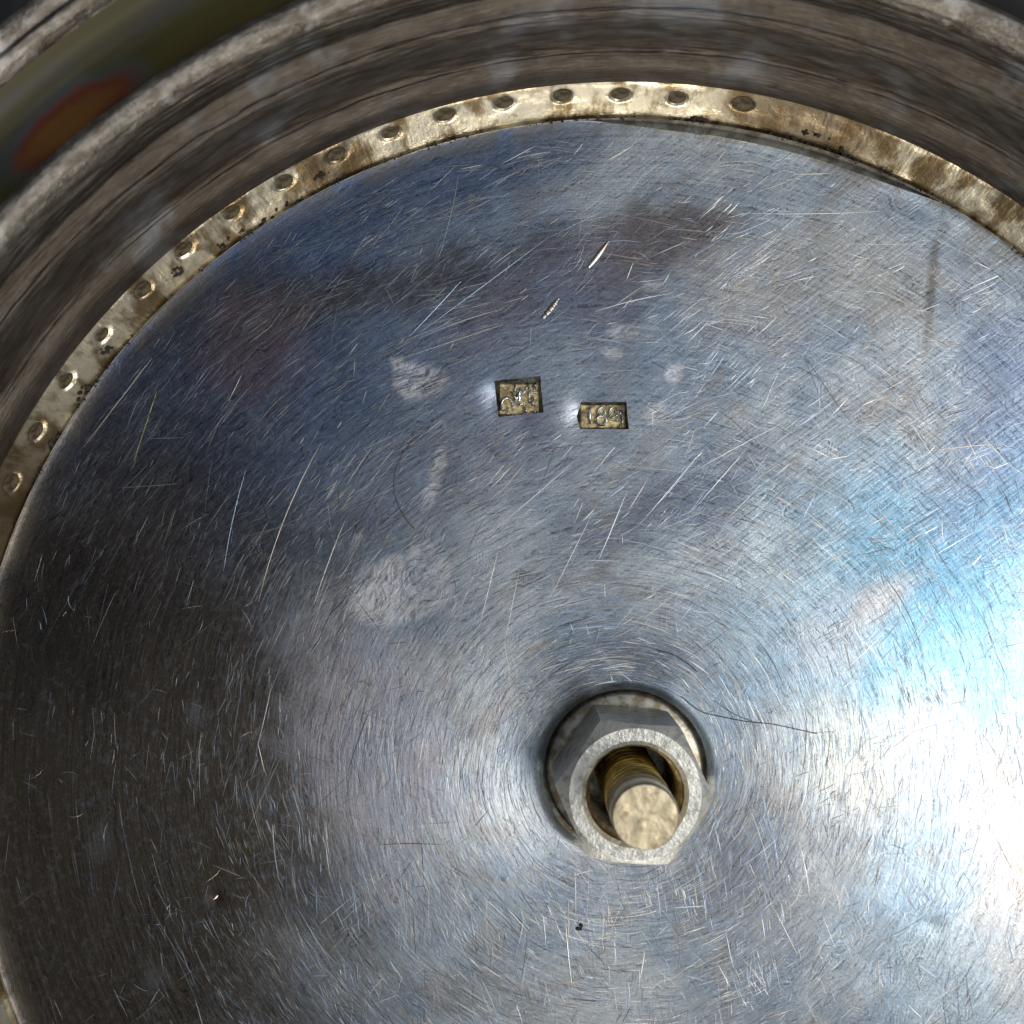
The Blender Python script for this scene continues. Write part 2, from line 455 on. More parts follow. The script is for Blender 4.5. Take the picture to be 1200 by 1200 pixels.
def build_plate():
    pts, edges = [], []
    def loop(lp):
        k = len(pts)
        pts.extend(lp)
        edges.extend([(k + i, k + (i + 1) % len(lp)) for i in range(len(lp))])
    n = 420
    loop([(CX + plate_radius(2 * math.pi * i / n) * math.cos(2 * math.pi * i / n), CY + plate_radius(2 * math.pi * i / n) * math.sin(2 * math.pi * i / n)) for i in range(n)])
    m = 120
    loop([(HX + HOLE_R * math.cos(2 * math.pi * i / m), HY + HOLE_R * math.sin(2 * math.pi * i / m)) for i in range(m)])
    def dense(poly, step=0.25):
        out = []
        for i in range(len(poly)):
            a, b = poly[i], poly[(i + 1) % len(poly)]
            k = max(1, int(math.hypot(b[0] - a[0], b[1] - a[1]) / step))
            for j in range(k):
                t = j / k
                w = 0.03 * nz(a[0] + j * 1.7, a[1] + i * 3.3, 2) if j else 0
                out.append((a[0] + (b[0] - a[0]) * t + w, a[1] + (b[1] - a[1]) * t - w))
        return out
    s1, s2 = dense(ST1), dense(ST2)
    loop(s1); loop(s2)
    for i, rr in enumerate((0.06, 0.13, 0.21, 0.31, 0.43, 0.58, 0.8, 1.1)):
        for j in range(m):
            a = 2 * math.pi * (j + 0.5 * (i % 2)) / m
            pts.append((HX + (HOLE_R + rr) * math.cos(a), HY + (HOLE_R + rr) * math.sin(a)))
    for i, e in enumerate((0.08, 0.16, 0.3, 0.5, 0.75, 1.0)):
        for j in range(n):
            a = 2 * math.pi * (j + 0.5 * (i % 2)) / n
            rr = plate_radius(a) - e
            pts.append((CX + rr * math.cos(a), CY + rr * math.sin(a)))
    def free(x, y, gap):
        rc = math.hypot(x - CX, y - CY); rh = math.hypot(x - HX, y - HY)
        if rc > PLATE_R - 1.9 or rh < HOLE_R + 1.5: return False
        for s in (ST1, ST2):
            if abs(x - s[0][0]) < 6 and abs(y - s[0][1]) < 6:
                d, ins = seg_dist((x, y), s)
                if ins or d < gap: return False
        return True
    g = 0.28
    N = int(40 / g)
    for i in range(-N, N + 1):
        for j in range(-N, N + 1):
            x = CX + i * g + (j % 2) * g / 2; y = CY + j * g
            if (abs(x) > 31 or abs(y) > 31) and (i % 3 or j % 3): continue
            if free(x, y, 0.16): pts.append((x + random.uniform(-.06, .06), y + random.uniform(-.06, .06)))
    rs = random.Random(3)
    x0, y0 = P(545, 520); x1, y1 = P(775, 415)
    x = x0
    while x < x1:
        y = y0
        while y < y1:
            xx, yy = x + rs.uniform(-.03, .03), y + rs.uniform(-.03, .03)
            if free(xx, yy, 0.06): pts.append((xx, yy))
            y += 0.16
        x += 0.16
    v, e, f, *_ = geometry.delaunay_2d_cdt([Vector(q) for q in pts], edges, [], 0, 1e-6)
    faces = []
    P1, P2 = s1, s2
    for t in f:
        cx = sum(v[i].x for i in t) / 3; cy = sum(v[i].y for i in t) / 3
        if math.hypot(cx - HX, cy - HY) < HOLE_R * math.cos(math.pi / m) - 0.002: continue
        skip = math.hypot(cx - CX, cy - CY) > PLATE_R - 0.02 and math.hypot(cx - CX, cy - CY) > plate_radius(math.atan2(cy - CY, cx - CX)) + 0.01
        for s in (P1, P2):
            if abs(cx - s[0][0]) < 5 and abs(cy - s[0][1]) < 5 and seg_dist((cx, cy), s)[1]: skip = True
        if not skip: faces.append(tuple(t))
    verts = [(q.x - CX, q.y - CY, plate_h(q.x, q.y)) for q in v]
    o = obj('plate', verts, faces, M_plate, base)
    stain_shade_points(o.data)
    return o, s1, s2
plate, S1, S2 = build_plate()
plate['label'] = 'scratched circular silver plate with blue and brown tarnish'

# --- hallmarks: sunk trays with sloping walls, raised figures on the floor
def tray(name, outline, floor_poly, depth, label):
    n = len(outline)
    def fl(x, y):                                        # pull the outline in towards the floor quad
        fx = sum(q[0] for q in floor_poly) / len(floor_poly); fy = sum(q[1] for q in floor_poly) / len(floor_poly)
        return fx, fy
    fx, fy = fl(0, 0)
    xs = [q[0] for q in floor_poly]; ys = [q[1] for q in floor_poly]
    V, F = [], []
    ring2 = []
    for (x, y) in outline:
        V.append((x - CX, y - CY, plate_h(x, y)))
    for (x, y) in outline:
        X = min(max(x, min(xs)), max(xs)); Y = min(max(y, min(ys)), max(ys))
        ring2.append((X, Y))
        V.append((X - CX, Y - CY, -depth))
    for i in range(n):
        F.append((i, (i + 1) % n, n + (i + 1) % n, n + i))
    w = obj(name, V, F, M_stampwall, base, smooth=False)
    # uneven floor
    V, F = [], []
    gx, gy = 22, 16
    for j in range(gy + 1):
        for i in range(gx + 1):
            u, v_ = i / gx, j / gy
            x = min(xs) - 0.02 + (max(xs) - min(xs) + 0.04) * u; y = min(ys) - 0.02 + (max(ys) - min(ys) + 0.04) * v_
            V.append((x - CX, y - CY, -depth - 0.01 + 0.035 * nz(x * 3, y * 3, 4)))
    for j in range(gy):
        for i in range(gx):
            a = j * (gx + 1) + i
            F.append((a, a + 1, a + gx + 2, a + gx + 1))
    obj('stamp_floor', V, F, M_stamp, w)
    w['label'] = label
    return w

def stroke(name, pts, wid, z, hgt, parent, mat, closed=False):
    """a raised rounded line of relief"""
    n = len(pts)
    V, F = [], []
    prof = [(-1, 0), (-0.75, 0.6), (-0.3, 0.95), (0.3, 0.95), (0.75, 0.6), (1, 0)]
    for i, (x, y) in enumerate(pts):
        a = pts[(i - 1) % n] if (closed or i > 0) else pts[i]
        b = pts[(i + 1) % n] if (closed or i < n - 1) else pts[i]
        dx, dy = b[0] - a[0], b[1] - a[1]
        l = math.hypot(dx, dy) or 1
        nx, ny = -dy / l, dx / l
        k = 1.0 if (closed or 0 < i < n - 1) else 0.55
        for (u, h) in prof:
            V.append((x + nx * u * wid / 2 * k - CX, y + ny * u * wid / 2 * k - CY, z + hgt * h * k))
    m = len(prof)
    for i in range(n if closed else n - 1):
        for j in range(m - 1):
            a = i * m + j; b = ((i + 1) % n) * m + j
            F.append((a, a + 1, b + 1, b))
    if not closed:
        F.append(tuple(range(m))); F.append(tuple((n - 1) * m + j for j in range(m)))
    return obj(name, V, F, mat, parent)

def zoom2(z):                                            # coordinates measured in the enlarged photograph of the number stamp
    return P(665 + z[0] * 80 / 1200, 450 + z[1] * 80 / 1200)
def zoom1(z):
    return P(570 + z[0] * 80 / 1200, 430 + z[1] * 80 / 1200)
def arc(cx, cy, rx, ry, a0, a1, n=14):
    return [(cx + rx * math.cos(R(a0 + (a1 - a0) * i / n)), cy + ry * math.sin(R(a0 + (a1 - a0) * i / n))) for i in range(n + 1)]

D = 0.55
h2 = tray('hallmark', S2, [P(682.5, 474), P(732, 474), P(733, 500), P(682, 499)], D, 'small rectangular stamp with raised figures 18')
def st2(name, zp, w, closed=False): stroke(name, [zoom2(q) for q in zp], w * PX, -D, 0.26, h2, M_relief, closed)
st2('numeral', [(345, 440), (398, 400), (402, 500), (404, 600), (408, 690)], 4.4)
st2('numeral', arc(615, 472, 66, 72, 0, 337, 17) , 3.4, True)
st2('numeral', arc(612, 628, 88, 82, 0, 337, 17), 3.8, True)
st2('letter', arc(815, 490, 66, 88, -30, 290, 14), 3.2)
st2('letter', [(868, 390), (872, 480), (876, 560), (896, 590)], 3.0)
st2('underline', [(800, 628), (870, 636), (950, 640)], 2.2)
st2('relief_line', [(930, 430), (960, 470), (935, 520), (955, 570)], 2.2)
st2('relief_line', [(985, 450), (975, 540), (985, 640), (960, 720), (900, 740)], 2.0)

h1 = tray('hallmark', S1, [P(587, 449.5), P(629, 449.5), P(631.5, 482), P(586, 484)], D, 'nearly square stamp with a worn raised emblem')
def st1(zp, w, closed=False): stroke('emblem_line', [zoom1(q) for q in zp], w * 1.15 * PX, -D, 0.28, h1, M_relief, closed)
st1([(600, 345), (592, 400), (578, 450), (572, 500), (580, 560), (600, 610)], 6.2)
st1([(545, 655), (590, 650), (640, 640), (665, 650)], 3.6)
st1([(500, 290), (520, 350), (500, 420)], 2.8)
st1([(430, 410), (480, 480), (530, 560), (500, 600)], 2.6)
st1(arc(365, 660, 100, 125, 120, 385, 16), 3.4)
st1([(330, 745), (390, 755), (400, 700)], 2.8)
st1([(430, 820), (520, 835), (620, 830)], 3.2)
st1([(640, 470), (690, 390), (735, 330), (745, 290)], 2.6)
st1([(750, 330), (770, 420), (760, 520), (765, 620)], 2.8)
st1([(830, 300), (855, 350), (835, 430), (860, 460)], 2.8)
st1([(830, 500), (815, 570), (825, 640), (870, 680)], 2.8)
st1([(670, 690), (700, 780), (690, 790)], 4.0)
st1([(790, 775), (850, 770), (900, 790)], 3.2)

# --- gouges
def gouge(px, py, ln, wd, deg, ridges):
    x, y = P(px, py)
    V, F = [], []
    n = 24
    for i in range(n + 1):
        u = i / n
        w = wd * PX * (0.25 + 0.75 * math.sin(math.pi * min(1, u * 0.85 + 0.12)) ** 0.6) / 2
        z = 0.03 + (0.035 * math.sin(u * ridges * 2 * math.pi) if ridges else 0) + 0.08 * u
        for (s, hh) in ((-1, -0.02), (-0.4, z), (0.4, z * 0.7), (1, -0.06)):
            lx = (u - 0.5) * ln * PX; ly = s * w
            X = x + lx * math.cos(R(deg)) - ly * math.sin(R(deg)); Y = y + lx * math.sin(R(deg)) + ly * math.cos(R(deg))
            V.append((X - CX, Y - CY, plate_h(X, Y) + hh))
    for i in range(n):
        for j in range(3):
            a = i * 4 + j
            F.append((a, a + 1, a + 5, a + 4))
    o = obj('gouge', V, F, M_fresh, base)
    return o
gouge(645, 361, 30, 9, 50, 5)['label'] = 'bright ribbed gouge in the plate'
gouge(701, 298, 38, 8, 52, 0)['label'] = 'smooth coppery gouge in the plate'
gouge(252, 1051, 8, 6, 40, 0)

# --- scratches: thousands of fine burrs that follow the polishing
def scratches():
    rs = random.Random(11)
    V, F, T = [], [], []
    tints = [((0.85, 0.85, 0.85), 4), ((0.50, 0.60, 0.76), 4), ((0.62, 0.55, 0.47), 2), ((0.30, 0.39, 0.54), 3), ((0.20, 0.20, 0.23), 4)]
    bag = [c for c, k in tints for _ in range(k)]
    def add(x, y, ang, ln, wid, hgt, tint, follow, bend):
        n = max(3, int(ln / 0.7))
        st = ln / n
        k = len(V)
        cnt = 0
        for i in range(n + 1):
            if math.hypot(x - CX, y - CY) > PLATE_R - 0.9 or math.hypot(x - HX, y - HY) < HOLE_R + 0.5: break
            bad = False
            for s in (ST1, ST2):
                if s[0][0] - 0.9 < x < s[1][0] + 0.9 and s[2][1] - 0.7 < y < s[1][1] + 0.7: bad = True
            if bad: break
            u = i / n
            w = wid * (0.25 + 0.75 * math.sin(math.pi * u)) / 2
            nx, ny = -math.sin(ang), math.cos(ang)
            z = plate_h(x, y)
            V.append((x + nx * w - CX, y + ny * w - CY, z + 0.003))
            V.append((x - CX, y - CY, z + 0.006 + hgt))
            V.append((x - nx * w - CX, y - ny * w - CY, z + 0.003))
            T.extend([tint] * 3)
            cnt += 1
            x += st * math.cos(ang); y += st * math.sin(ang)
            if follow:
                rr = math.hypot(x - CX, y - CY)
                ang += follow * st / max(rr, 3)
            ang += bend * st
        for i in range(cnt - 1):
            a = k + 3 * i
            F.append((a, a + 1, a + 4, a + 3)); F.append((a + 1, a + 2, a + 5, a + 4))
    left = 0
    for i in range(32000):
        if left <= 0 or rs.random() < 0.3:
            px = rs.uniform(-20, 1220); py = rs.uniform(120, 1220)
            if rs.random() < 0.38:                        # polishing is densest round the bolt
                aa = rs.uniform(0, 6.283); qq = 110 + abs(rs.gauss(0, 230))
                px = 728 + qq * math.cos(aa); py = 904 + qq * math.sin(aa)
            if left <= 0:
                left = rs.randint(4, 26); bx, by = px, py
                spread = rs.uniform(6, 30); tilt = rs.gauss(0, 10); bdiag = rs.random() < (0.5 if py < 640 else 0.10)
                dang = rs.gauss(34, 13)
                if py > 980 and px > 420: bdiag = rs.random() < 0.55; dang = rs.gauss(102, 14)
                btint = rs.choice(bag); blen = rs.uniform(0.3, 1.15); bwid = rs.uniform(0.6, 1.3)
            own = True
        else:
            px = bx + rs.gauss(0, spread); py = by + rs.gauss(0, spread); left -= 1; own = False
        x, y = P(px, py)
        dx, dy = x - CX, y - CY
        rr = math.hypot(dx, dy)
        if rr > PLATE_R - 1.2: continue
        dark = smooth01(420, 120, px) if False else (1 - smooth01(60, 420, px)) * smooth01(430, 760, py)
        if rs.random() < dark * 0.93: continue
        tang = math.atan2(dy, dx) + math.pi / 2
        diag = (rs.random() < (0.45 if py < 640 else 0.10)) if own else bdiag
        if diag:
            ang = R(rs.gauss(34, 14) if own else rs.gauss(dang, 3)); follow = 0.35
        else:
            ang = tang + R((rs.gauss(0, 13) if own else rs.gauss(tilt, 3)) * (0.45 + 0.55 * smooth01(8, 22, rr))); follow = 1
        if rs.random() < 0.05: ang = rs.uniform(0, 6.28); follow = 0
        ln = min(7, 0.4 + rs.expovariate(1 / (0.6 if own else blen)))
        wid = rs.choice((0.012, 0.015, 0.018, 0.022, 0.028, 0.036, 0.05)) * (1 if own else bwid)
        tint = rs.choice(bag) if own or rs.random() < 0.3 else btint
        fade = rs.uniform(0.55, 1.3)
        tint = [q * fade for q in tint]
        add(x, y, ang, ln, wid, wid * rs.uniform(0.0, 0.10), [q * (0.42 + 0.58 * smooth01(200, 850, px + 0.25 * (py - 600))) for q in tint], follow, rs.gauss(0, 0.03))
    # the ones the eye picks out
    def line(p0, p1, wid, tint, bend=0.0, hgt=0.14):
        a, b = P(*p0), P(*p1)
        ln = math.hypot(b[0] - a[0], b[1] - a[1])
        an = math.atan2(b[1] - a[1], b[0] - a[0])
        add(a[0], a[1], an - bend * ln / 2, ln, wid * PX * 0.38, wid * PX * hgt * 0.35, tint, 0, bend)
    W = (0.74, 0.76, 0.80); BL = (0.5, 0.66, 0.9); WM = (0.85, 0.72, 0.60); GR = (0.36, 0.38, 0.12)
    line((184, 458), (157, 540), 2.6, GR); line((137, 572), (208, 567), 1.8, (0.45, 0.62, 0.42))
    line((170, 514), (215, 513), 1.2, BL); line((178, 420), (98, 524), 1.8, WM)
    line((262, 670), (290, 550), 1.8, BL, -0.03); line((268, 470), (283, 440), 1.4, WM)
    line((303, 705), (378, 520), 2.2, WM, -0.03); line((368, 708), (405, 610), 2.2, W, -0.02)
    line((470, 420), (590, 380), 2.6, (0.75, 0.74, 0.62)); line((484, 396), (640, 280), 2.2, BL)
    line((640, 280), (720, 240), 1.4, BL); line((480, 394), (540, 330), 3.0, BL)
    line((708, 190), (740, 172), 2.4, WM); line((588, 192), (625, 172), 2.2, W); line((540, 198), (565, 193), 3.0, W)
    line((875, 250), (1030, 247), 2.2, (0.9, 0.86, 0.78), 0.01); line((990, 286), (1085, 286), 1.6, W)
    line((930, 204), (974, 203), 3.0, (0.9, 0.78, 0.6)); line((1164, 320), (1195, 345), 3.0, W)
    line((575, 625), (680, 535), 2.6, W); line((690, 560), (740, 500), 2.2, W); line((745, 620), (830, 520), 2.6, W)
    line((700, 660), (735, 575), 3.2, W); line((735, 600), (760, 560), 2.6, WM); line((800, 560), (930, 490), 2.4, W, -0.01)
    line((810, 600), (880, 520), 2.8, W); line((850, 610), (900, 560), 2.2, W); line((640, 710), (700, 590), 2.0, W)
    line((560, 740), (585, 640), 2.2, W); line((590, 760), (610, 660), 1.6, W)
    line((663, 1080), (672, 1160), 4.2, W, 0.03); line((636, 1070), (640, 1110), 3.0, W)
    line((905, 1060), (935, 1120), 2.6, W); line((850, 1090), (858, 1130), 3.0, W); line((770, 1030), (775, 1080), 2.6, W)
    line((1080, 530), (1180, 520), 2.4, WM, -0.02); line((1050, 545), (1080, 535), 2.0, W); line((1090, 640), (1110, 625), 3.4, W)
    line((1100, 700), (1060, 760), 2.4, WM); line((300, 880), (318, 800), 1.6, W, 0.02); line((310, 905), (302, 870), 2.2, W)
    line((500, 780), (560, 1000), 2.2, (0.3, 0.3, 0.34), 0.03); line((930, 560), (1010, 600), 2.6, W, -0.05)
    for k in range(60):
        px, py = rs.uniform(10, 400), rs.uniform(700, 1190)
        a = rs.uniform(0, 6.28); L = rs.uniform(6, 26)
        line((px, py), (px + L * math.cos(a), py + L * math.sin(a)), rs.uniform(0.8, 1.8), rs.choice((WM, BL, W)), rs.gauss(0, 0.5), 0.3)
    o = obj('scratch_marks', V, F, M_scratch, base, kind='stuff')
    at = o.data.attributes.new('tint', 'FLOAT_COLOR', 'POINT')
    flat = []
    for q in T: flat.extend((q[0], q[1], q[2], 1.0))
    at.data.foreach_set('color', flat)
scratches()

# --- rim: turned mouldings, one piece after the other
def lathe(name, prof, mat, n=540, wob=0.03, parent=base, freq=30):
    V, F = [], []
    m = len(prof)
    for i in range(n):
        a = 2 * math.pi * i / n
        ca, sa = math.cos(a), math.sin(a)
        for j, (r, h) in enumerate(prof):
            k = 0.0 if j in (0, m - 1) else 1.0
            d = k * wob * (nz(ca * freq, sa * freq, j * 0.35 + r) + 1.2 * nz(ca * 5, sa * 5, r * 0.7))
            V.append(((r + d) * ca, (r + d) * sa, h + d * 0.6))
    for i in range(n):
        b = ((i + 1) % n) * m
        for j in range(m - 1):
            F.append((i * m + j, i * m + j + 1, b + j + 1, b + j))
    return obj(name, V, F, mat, parent)

def spline(keys, per=6):
    out = []
    n = len(keys)
    for i in range(n - 1):
        p0 = keys[max(0, i - 1)]; p1 = keys[i]; p2 = keys[i + 1]; p3 = keys[min(n - 1, i + 2)]
        for j in range(per):
            t = j / per
            out.append(tuple(0.5 * ((2 * p1[k]) + (-p0[k] + p2[k]) * t + (2 * p0[k] - 5 * p1[k] + 4 * p2[k] - p3[k]) * t * t + (-p0[k] + 3 * p1[k] - 3 * p2[k] + p3[k]) * t ** 3) for k in (0, 1)))
    out.append(keys[-1])
    return out
def pk(*k): return [(r * PX, h) for r, h in k]

# pale inner band with a row of punched dots
BR0, BH0, BR1, BH1 = 763 * PX, -0.3, 793 * PX, 1.95
dots = [(870, 122), (793, 115), (727, 111), (659, 113), (591, 121), (522, 135), (458, 156), (395, 182), (333, 214), (272, 250), (216, 293), (168, 340), (120, 393), (78, 447), (43, 506), (14, 566)]
def dot_place(px, py):
    """follow the camera ray to the cone of the band"""
    lo, hi = 0.0, 4.0
    for _ in range(40):
        h = (lo + hi) / 2
        s = (CAMZ - h) / CAMZ
        x, y = (px - 600) * PX * s - CX, (600 - py) * PX * s - CY
        rb = BR0 + (BR1 - BR0) * (h - BH0) / (BH1 - BH0)
        if math.hypot(x, y) > rb: lo = h
        else: hi = h
    return math.atan2(y, x), h
DOTS = [dot_place(*d) for d in dots]
def build_band():
    n, m = 1600, 30
    V, F = [], []
    L = math.hypot(BR1 - BR0, BH1 - BH0)
    nr, nh = (BH1 - BH0) / L, -(BR1 - BR0) / L          # points away from the axis and down: into the metal
    for i in range(n):
        a = 2 * math.pi * i / n
        ca, sa = math.cos(a), math.sin(a)
        for j in range(m + 1):
            u = j / m
            r = BR0 + (BR1 - BR0) * u; h = BH0 + (BH1 - BH0) * u
            d = 0.03 * nz(ca * 40, sa * 40, u * 4) + 0.05 * nz(ca * 9, sa * 9, u * 2)
            for (da, dh) in DOTS:
                w = abs((a - da + math.pi) % (2 * math.pi) - math.pi) * r
                if w < 1.2:
                    q = (w / 0.66) ** 2 + ((h - dh) / 0.40) ** 2
                    d += 0.12 * (0.95 + 0.4 * abs(nz(da * 7, dh))) * (1 - smooth01(0.6, 1.1, q))
            e = 1.0 if 0 < j < m else 0.0
            V.append(((r + nr * d * e) * ca, (r + nr * d * e) * sa, h + nh * d * e))
    for i in range(n):
        b = ((i + 1) % n) * (m + 1)
        for j in range(m):
            F.append((i * (m + 1) + j, i * (m + 1) + j + 1, b + j + 1, b + j))
    return obj('inner_band', V, F, M_band, base)
band = build_band()
band['label'] = 'pale gilt inner band with a row of punched dots'
dot_mesh = None
for k, (a, h) in enumerate(DOTS):
    u = (h - BH0) / (BH1 - BH0)
    r = BR0 + (BR1 - BR0) * u
    if dot_mesh is None:
        V, F = [(0, 0, 0.0)], []
        for q, (rr, z) in enumerate(((0.18, 0.0), (0.34, 0.0), (0.48, 0.02), (0.60, 0.0))):
            for j in range(18):
                t = 2 * math.pi * j / 18
                V.append((rr * math.cos(t), rr * math.sin(t) * 0.70, z + 0.02 * nz(math.cos(t) * 2, math.sin(t) * 2, q)))
        for j in range(18):
            F.append((0, 1 + j, 1 + (j + 1) % 18))
            for q in range(3):
                F.append((1 + q * 18 + j, 1 + (q + 1) * 18 + j, 1 + (q + 1) * 18 + (j + 1) % 18, 1 + q * 18 + (j + 1) % 18))
        o = obj('punched_dot', V, F, M_pit, band)
        dot_mesh = o.data
    else:
        o = bpy.data.objects.new('punched_dot', dot_mesh)
        col.objects.link(o); o.parent = band
    L = math.hypot(BR1 - BR0, BH1 - BH0)
    nin = Vector((-(BH1 - BH0) / L * math.cos(a), -(BH1 - BH0) / L * math.sin(a), (BR1 - BR0) / L))
    o.location = (Vector((r * math.cos(a), r * math.sin(a), h)) - nin * 0.06) * S
    o.rotation_euler = nin.to_track_quat('Z', 'Y').to_euler()
    kk = 0.92 + 0.18 * nz(k * 3.7, 1.2)
    o.scale = (kk, kk * (0.95 + 0.2 * nz(k * 2.3, 5.5)), 1)

lathe('edge_bead', spline(pk((793, 1.95), (793, 2.6), (796, 3.3), (802, 3.75), (810, 3.95)), 4), M_rim, wob=0.035, freq=45)
lathe('cove_moulding', spline(pk((810, 3.95), (814, 4.0), (817.5, 4.6), (820.5, 5.5), (823, 6.4), (825.5, 6.85), (828.5, 7.05), (832, 7.05), (838, 7.2), (844, 7.5), (848, 7.62), (853, 7.55), (860, 7.5), (866, 7.5))), M_rim, wob=0.085)
lathe('ridge_moulding', spline(pk((866, 7.5), (869, 8.0), (875, 8.5), (884, 8.75), (893, 8.65), (899, 8.1), (901, 7.5))), M_ridge, wob=0.05, freq=22)
lathe('tarnished_band', spline(pk((901, 7.5), (912, 7.0), (930, 6.6), (955, 6.5), (980, 6.8), (995, 7.3)), 8), M_film, wob=0.03, freq=5)
lathe('foot_rim', spline(pk((995, 7.3), (1000, 7.9), (1008, 8.2), (1014, 8.0), (1022, 8.25), (1034, 8.3), (1042, 7.7), (1045, 6.9))), M_ridge, wob=0.04, freq=14)
lathe('outer_wall', spline(pk((1045, 6.9), (1050, 4.0), (1060, -4.0), (1085, -14.0), (1110, -20.0), (1112, -24.0))), M_rim, wob=0.03)

lathe('solder_seam', spline(pk((742, -1.0), (750, -0.7), (757, -0.45), (761.5, -0.2), (764, 0.25)), 4), M_solder, wob=0.02)
# --- solder seam showing where the plate is short, and dirt in the corner
def dirt():
    rs = random.Random(5)
    V, F = [], []
    def lump(x, y, z, r):
        bm = bmesh.new()
        bmesh.ops.create_icosphere(bm, subdivisions=1, radius=1)
        k = len(V)
        sx, sy, sz = r * rs.uniform(0.7, 1.5), r * rs.uniform(0.7, 1.3), r * rs.uniform(0.4, 0.8)
        for v in bm.verts:
            j = rs.uniform(0.75, 1.2)
            V.append((x + v.co.x * sx * j, y + v.co.y * sy * j, z + v.co.z * sz * j))
        for f in bm.faces: F.append(tuple(k + v.index for v in f.verts))
        bm.free()
    for (px, py, n, sp) in ((818, 142, 14, 7), (815, 148, 6, 5), (935, 166, 16, 10), (985, 180, 12, 16), (375, 204, 10, 7), (208, 318, 10, 8), (330, 245, 10, 20), (130, 405, 6, 10),
                            (95, 460, 8, 8), (270, 280, 8, 15), (60, 520, 8, 10), (950, 155, 10, 14)):
        a, h = dot_place(px, py)
        for i in range(n):
            aa = a + rs.gauss(0, sp * PX / 40); hh = h + rs.gauss(0, 0.12)
            hh = max(0.05, hh)
            r = BR0 + (BR1 - BR0) * (hh - BH0) / (BH1 - BH0) - 0.02
            lump(r * math.cos(aa), r * math.sin(aa), hh, rs.uniform(0.06, 0.2))
    for i in range(900):                                # crumbs along the corner
        a = rs.uniform(R(25), R(185))
        if nz(math.cos(a) * 14, math.sin(a) * 14, 9) < -0.05: continue
        r = PLATE_R + rs.uniform(-0.05, 0.12)
        lump(r * math.cos(a), r * math.sin(a), rs.uniform(0.05, 0.35), rs.uniform(0.02, 0.09))
    x, y = P(680, 1088)
    for i in range(6): lump(x - CX + rs.gauss(0, .12), y - CY + rs.gauss(0, .07), plate_h(x, y) + 0.03, rs.uniform(.05, .11))
    obj('dirt_specks', V, F, M_dirt, base, kind='stuff')
dirt()

# ---------------------------------------------------------------- washer, nut and bolt
def ring_lathe(prof, n, close=True):
    V, F = [], []
    m = len(prof)
    for i in range(n):
        a = 2 * math.pi * i / n
        for (r, h) in prof:
            V.append((r * math.cos(a), r * math.sin(a), h))
    for i in range(n):
        b = ((i + 1) % n) * m
        for j in range(m if close else m - 1):
            F.append((i * m + j, i * m + (j + 1) % m, b + (j + 1) % m, b + j))
    return V, F

# the metal below the hole
V, F = ring_lathe(spline([(HOLE_R + 0.6, 0.6), (HOLE_R + 0.45, 0.15), (HOLE_R + 0.2, 0.0), (3.0, 0.0), (1.0, 0.0)], 4), 72, False)
obj('recess_cup', V, F, M_washer, base, (HX - CX, HY - CY, -2.9))

V, F = ring_lathe([(2.6, 0.0), (4.55, 0.0), (4.68, 0.15), (4.76, 1.0), (4.70, 1.5), (4.5, 1.65), (2.6, 1.65)], 72)
wash = obj('washer', V, F, M_washer, None, (HX, HY, -2.9))
for p in wash.data.polygons: p.use_smooth = True
wash['label'] = 'brown stained round washer under the hexagonal nut'; wash['category'] = 'washer'

def build_nut(zb, zt):
    H = zt - zb
    Rc, Rin, Rtop = 4.42, 2.64, 3.68
    ap = Rc * math.cos(R(30))
    n = 96
    V, F = [], []
    def hexr(a):
        q = (a - R(-5)) % R(60) - R(30)
        return min(ap / math.cos(q), Rc * 0.992)
    rows = []
    def row(fn):
        k = len(V)
        for i in range(n):
            a = 2 * math.pi * i / n + R(-5)
            r, z = fn(a)
            V.append((r * math.cos(a), r * math.sin(a), z))
        rows.append(k)
    tanc = math.tan(R(32))
    row(lambda a: (Rin + 0.25, 0.0))
    row(lambda a: (min(hexr(a), Rtop + 0.2), 0.0))
    row(lambda a: (hexr(a), max(0, (hexr(a) - Rtop - 0.2)) * tanc))
    row(lambda a: (hexr(a), H - 0.06 - max(0, hexr(a) - Rtop) * tanc * 1.15))
    row(lambda a: (Rtop + 0.02, H - 0.05))
    row(lambda a: (Rtop - 0.06, H + 0.0))
    row(lambda a: ((Rtop + Rin) / 2, H + 0.03 * nz(math.cos(a) * 3, math.sin(a) * 3)))
    row(lambda a: (Rin + 0.30, H))
    row(lambda a: (Rin + 0.06 + 0.05 * nz(math.cos(a) * 5, math.sin(a) * 5, 2), H - 0.18))
    top = len(rows)
    for k in range(len(rows) - 1):
        for i in range(n):
            a, b = rows[k], rows[k + 1]
            F.append((a + i, a + (i + 1) % n, b + (i + 1) % n, b + i))
    body = obj('nut_body', V, F, M_nut, nut, smooth=True)
    body.data.set_sharp_from_angle(angle=R(22))
    # threaded bore
    V, F = [], []
    m = 60
    pitch = 0.8
    for j in range(m + 1):
        z = (H - 0.18) * j / m
        for i in range(n):
            a = 2 * math.pi * i / n
            ph = (z / pitch - i / n) % 1.0
            tri = abs(ph - 0.5) * 2
            e = 1 - smooth01(0.85, 1.0, j / m)
            r = Rin + 0.05 - 0.30 * tri * e
            V.append((r * math.cos(a), r * math.sin(a), z))
    for j in range(m):
        for i in range(n):
            F.append((j * n + i, j * n + (i + 1) % n, (j + 1) * n + (i + 1) % n, (j + 1) * n + i))
    obj('threaded_bore', V, F, M_washer, nut)
nut = thing('hex_nut', 'dull grey hexagonal nut around the brass bolt end', 'nut', (HX, HY, -1.25))
build_nut(-1.25, 4.35)

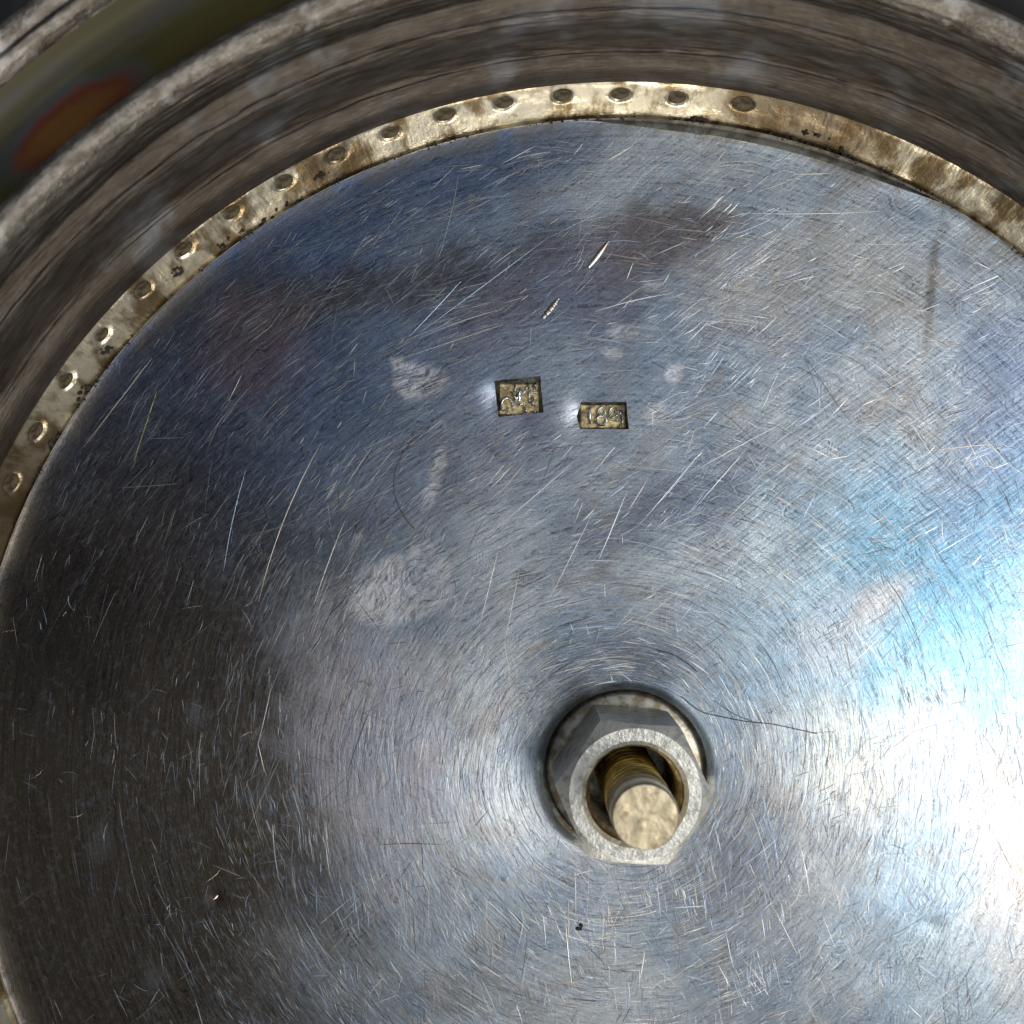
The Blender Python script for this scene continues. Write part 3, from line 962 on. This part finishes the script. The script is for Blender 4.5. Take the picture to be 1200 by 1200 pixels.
def build_bolt(zb, zt):
    H = zt - zb
    Rb = 1.73
    n, m = 64, 150
    V, F = [], []
    pitch = 0.62
    plain = H - 2.3                                      # smooth pin end above the thread
    for j in range(m + 1):
        z = plain * j / m
        for i in range(n):
            a = 2 * math.pi * i / n
            ph = (z / pitch - i / n) % 1.0
            tri = abs(ph - 0.5) * 2
            e = smooth01(1.0, 0.93, j / m) if False else 1 - smooth01(0.94, 1.0, j / m)
            r = Rb + 0.02 - 0.30 * (1 - tri) * e - 0.06 * (1 - e)
            V.append((r * math.cos(a), r * math.sin(a), z))
    for j in range(m):
        for i in range(n):
            F.append((j * n + i, j * n + (i + 1) % n, (j + 1) * n + (i + 1) % n, (j + 1) * n + i))
    obj('threaded_shank', V, F, M_brass, bolt)
    V, F = ring_lathe([(Rb - 0.04, plain), (Rb - 0.10, plain + 0.1), (Rb - 0.06, plain + 0.35), (Rb, plain + 0.7), (Rb, H - 0.16), (Rb - 0.03, H - 0.07), (Rb - 0.10, H - 0.015)], n, False)
    pin = obj('pin_end', V, F, M_pin, bolt)
    V, F = [(0, 0, H)], []
    rr = [0.35, 0.75, 1.1, 1.4, Rb - 0.10]
    for q, r in enumerate(rr):
        for i in range(n):
            a = 2 * math.pi * i / n
            V.append((r * math.cos(a), r * math.sin(a), H - 0.015 + (0.05 * nz(r * math.cos(a) * 2, r * math.sin(a) * 2, 6) if q < 4 else 0)))
    for i in range(n):
        F.append((0, 1 + i, 1 + (i + 1) % n))
        for q in range(4):
            F.append((1 + q * n + i, 1 + (q + 1) * n + i, 1 + (q + 1) * n + (i + 1) % n, 1 + q * n + (i + 1) % n))
    obj('end_face', V, F, M_boltend, bolt)
M_pin = simple('worn_pin_metal', (0.62, 0.55, 0.42), (0.75, 0.70, 0.58), 1.6, 0.9, 0.25)
bolt = thing('threaded_bolt', 'brass threaded bolt with pale flat end standing in the nut', 'bolt', (HX, HY, -2.88))
build_bolt(-2.88, 8.85)

# ---------------------------------------------------------------- hairs lying on the plate
def hair(pts, rad, label):
    P3 = []
    keys = [P(*q) for q in pts]
    sp = spline(keys, 10)
    V, F = [], []
    n = 6
    x0, y0 = sp[0]
    for i, (x, y) in enumerate(sp):
        a = sp[max(0, i - 1)]; b = sp[min(len(sp) - 1, i + 1)]
        dx, dy = b[0] - a[0], b[1] - a[1]
        l = math.hypot(dx, dy) or 1
        nx, ny = -dy / l, dx / l
        z = plate_h(x, y) + rad + 0.012
        for j in range(n):
            t = 2 * math.pi * j / n
            V.append((x + nx * rad * math.cos(t) - x0, y + ny * rad * math.cos(t) - y0, z + rad * math.sin(t)))
    for i in range(len(sp) - 1):
        for j in range(n):
            F.append((i * n + j, i * n + (j + 1) % n, (i + 1) * n + (j + 1) % n, (i + 1) * n + j))
    F.append(tuple(range(n))); F.append(tuple((len(sp) - 1) * n + j for j in range(n)))
    o = obj('hair', V, F, M_hair, None, (x0, y0, 0))
    o['label'] = label; o['category'] = 'hair'; o['group'] = 'hairs lying on the plate'
hair([(487, 512), (470, 535), (462, 560), (464, 585), (475, 607), (486, 620)], 0.028, 'dark hair curved like a bracket left of the stamps')
hair([(800, 818), (822, 835), (850, 842), (880, 847), (905, 849), (930, 854), (958, 860)], 0.026, 'thin dark hair running right from the nut')
hair([(838, 822), (852, 832), (866, 840), (882, 846)], 0.02, 'short dark hair branching above the long one beside the nut')
hair([(770, 762), (790, 768), (806, 778), (818, 788)], 0.03, 'short greenish dark hair arching above the nut')
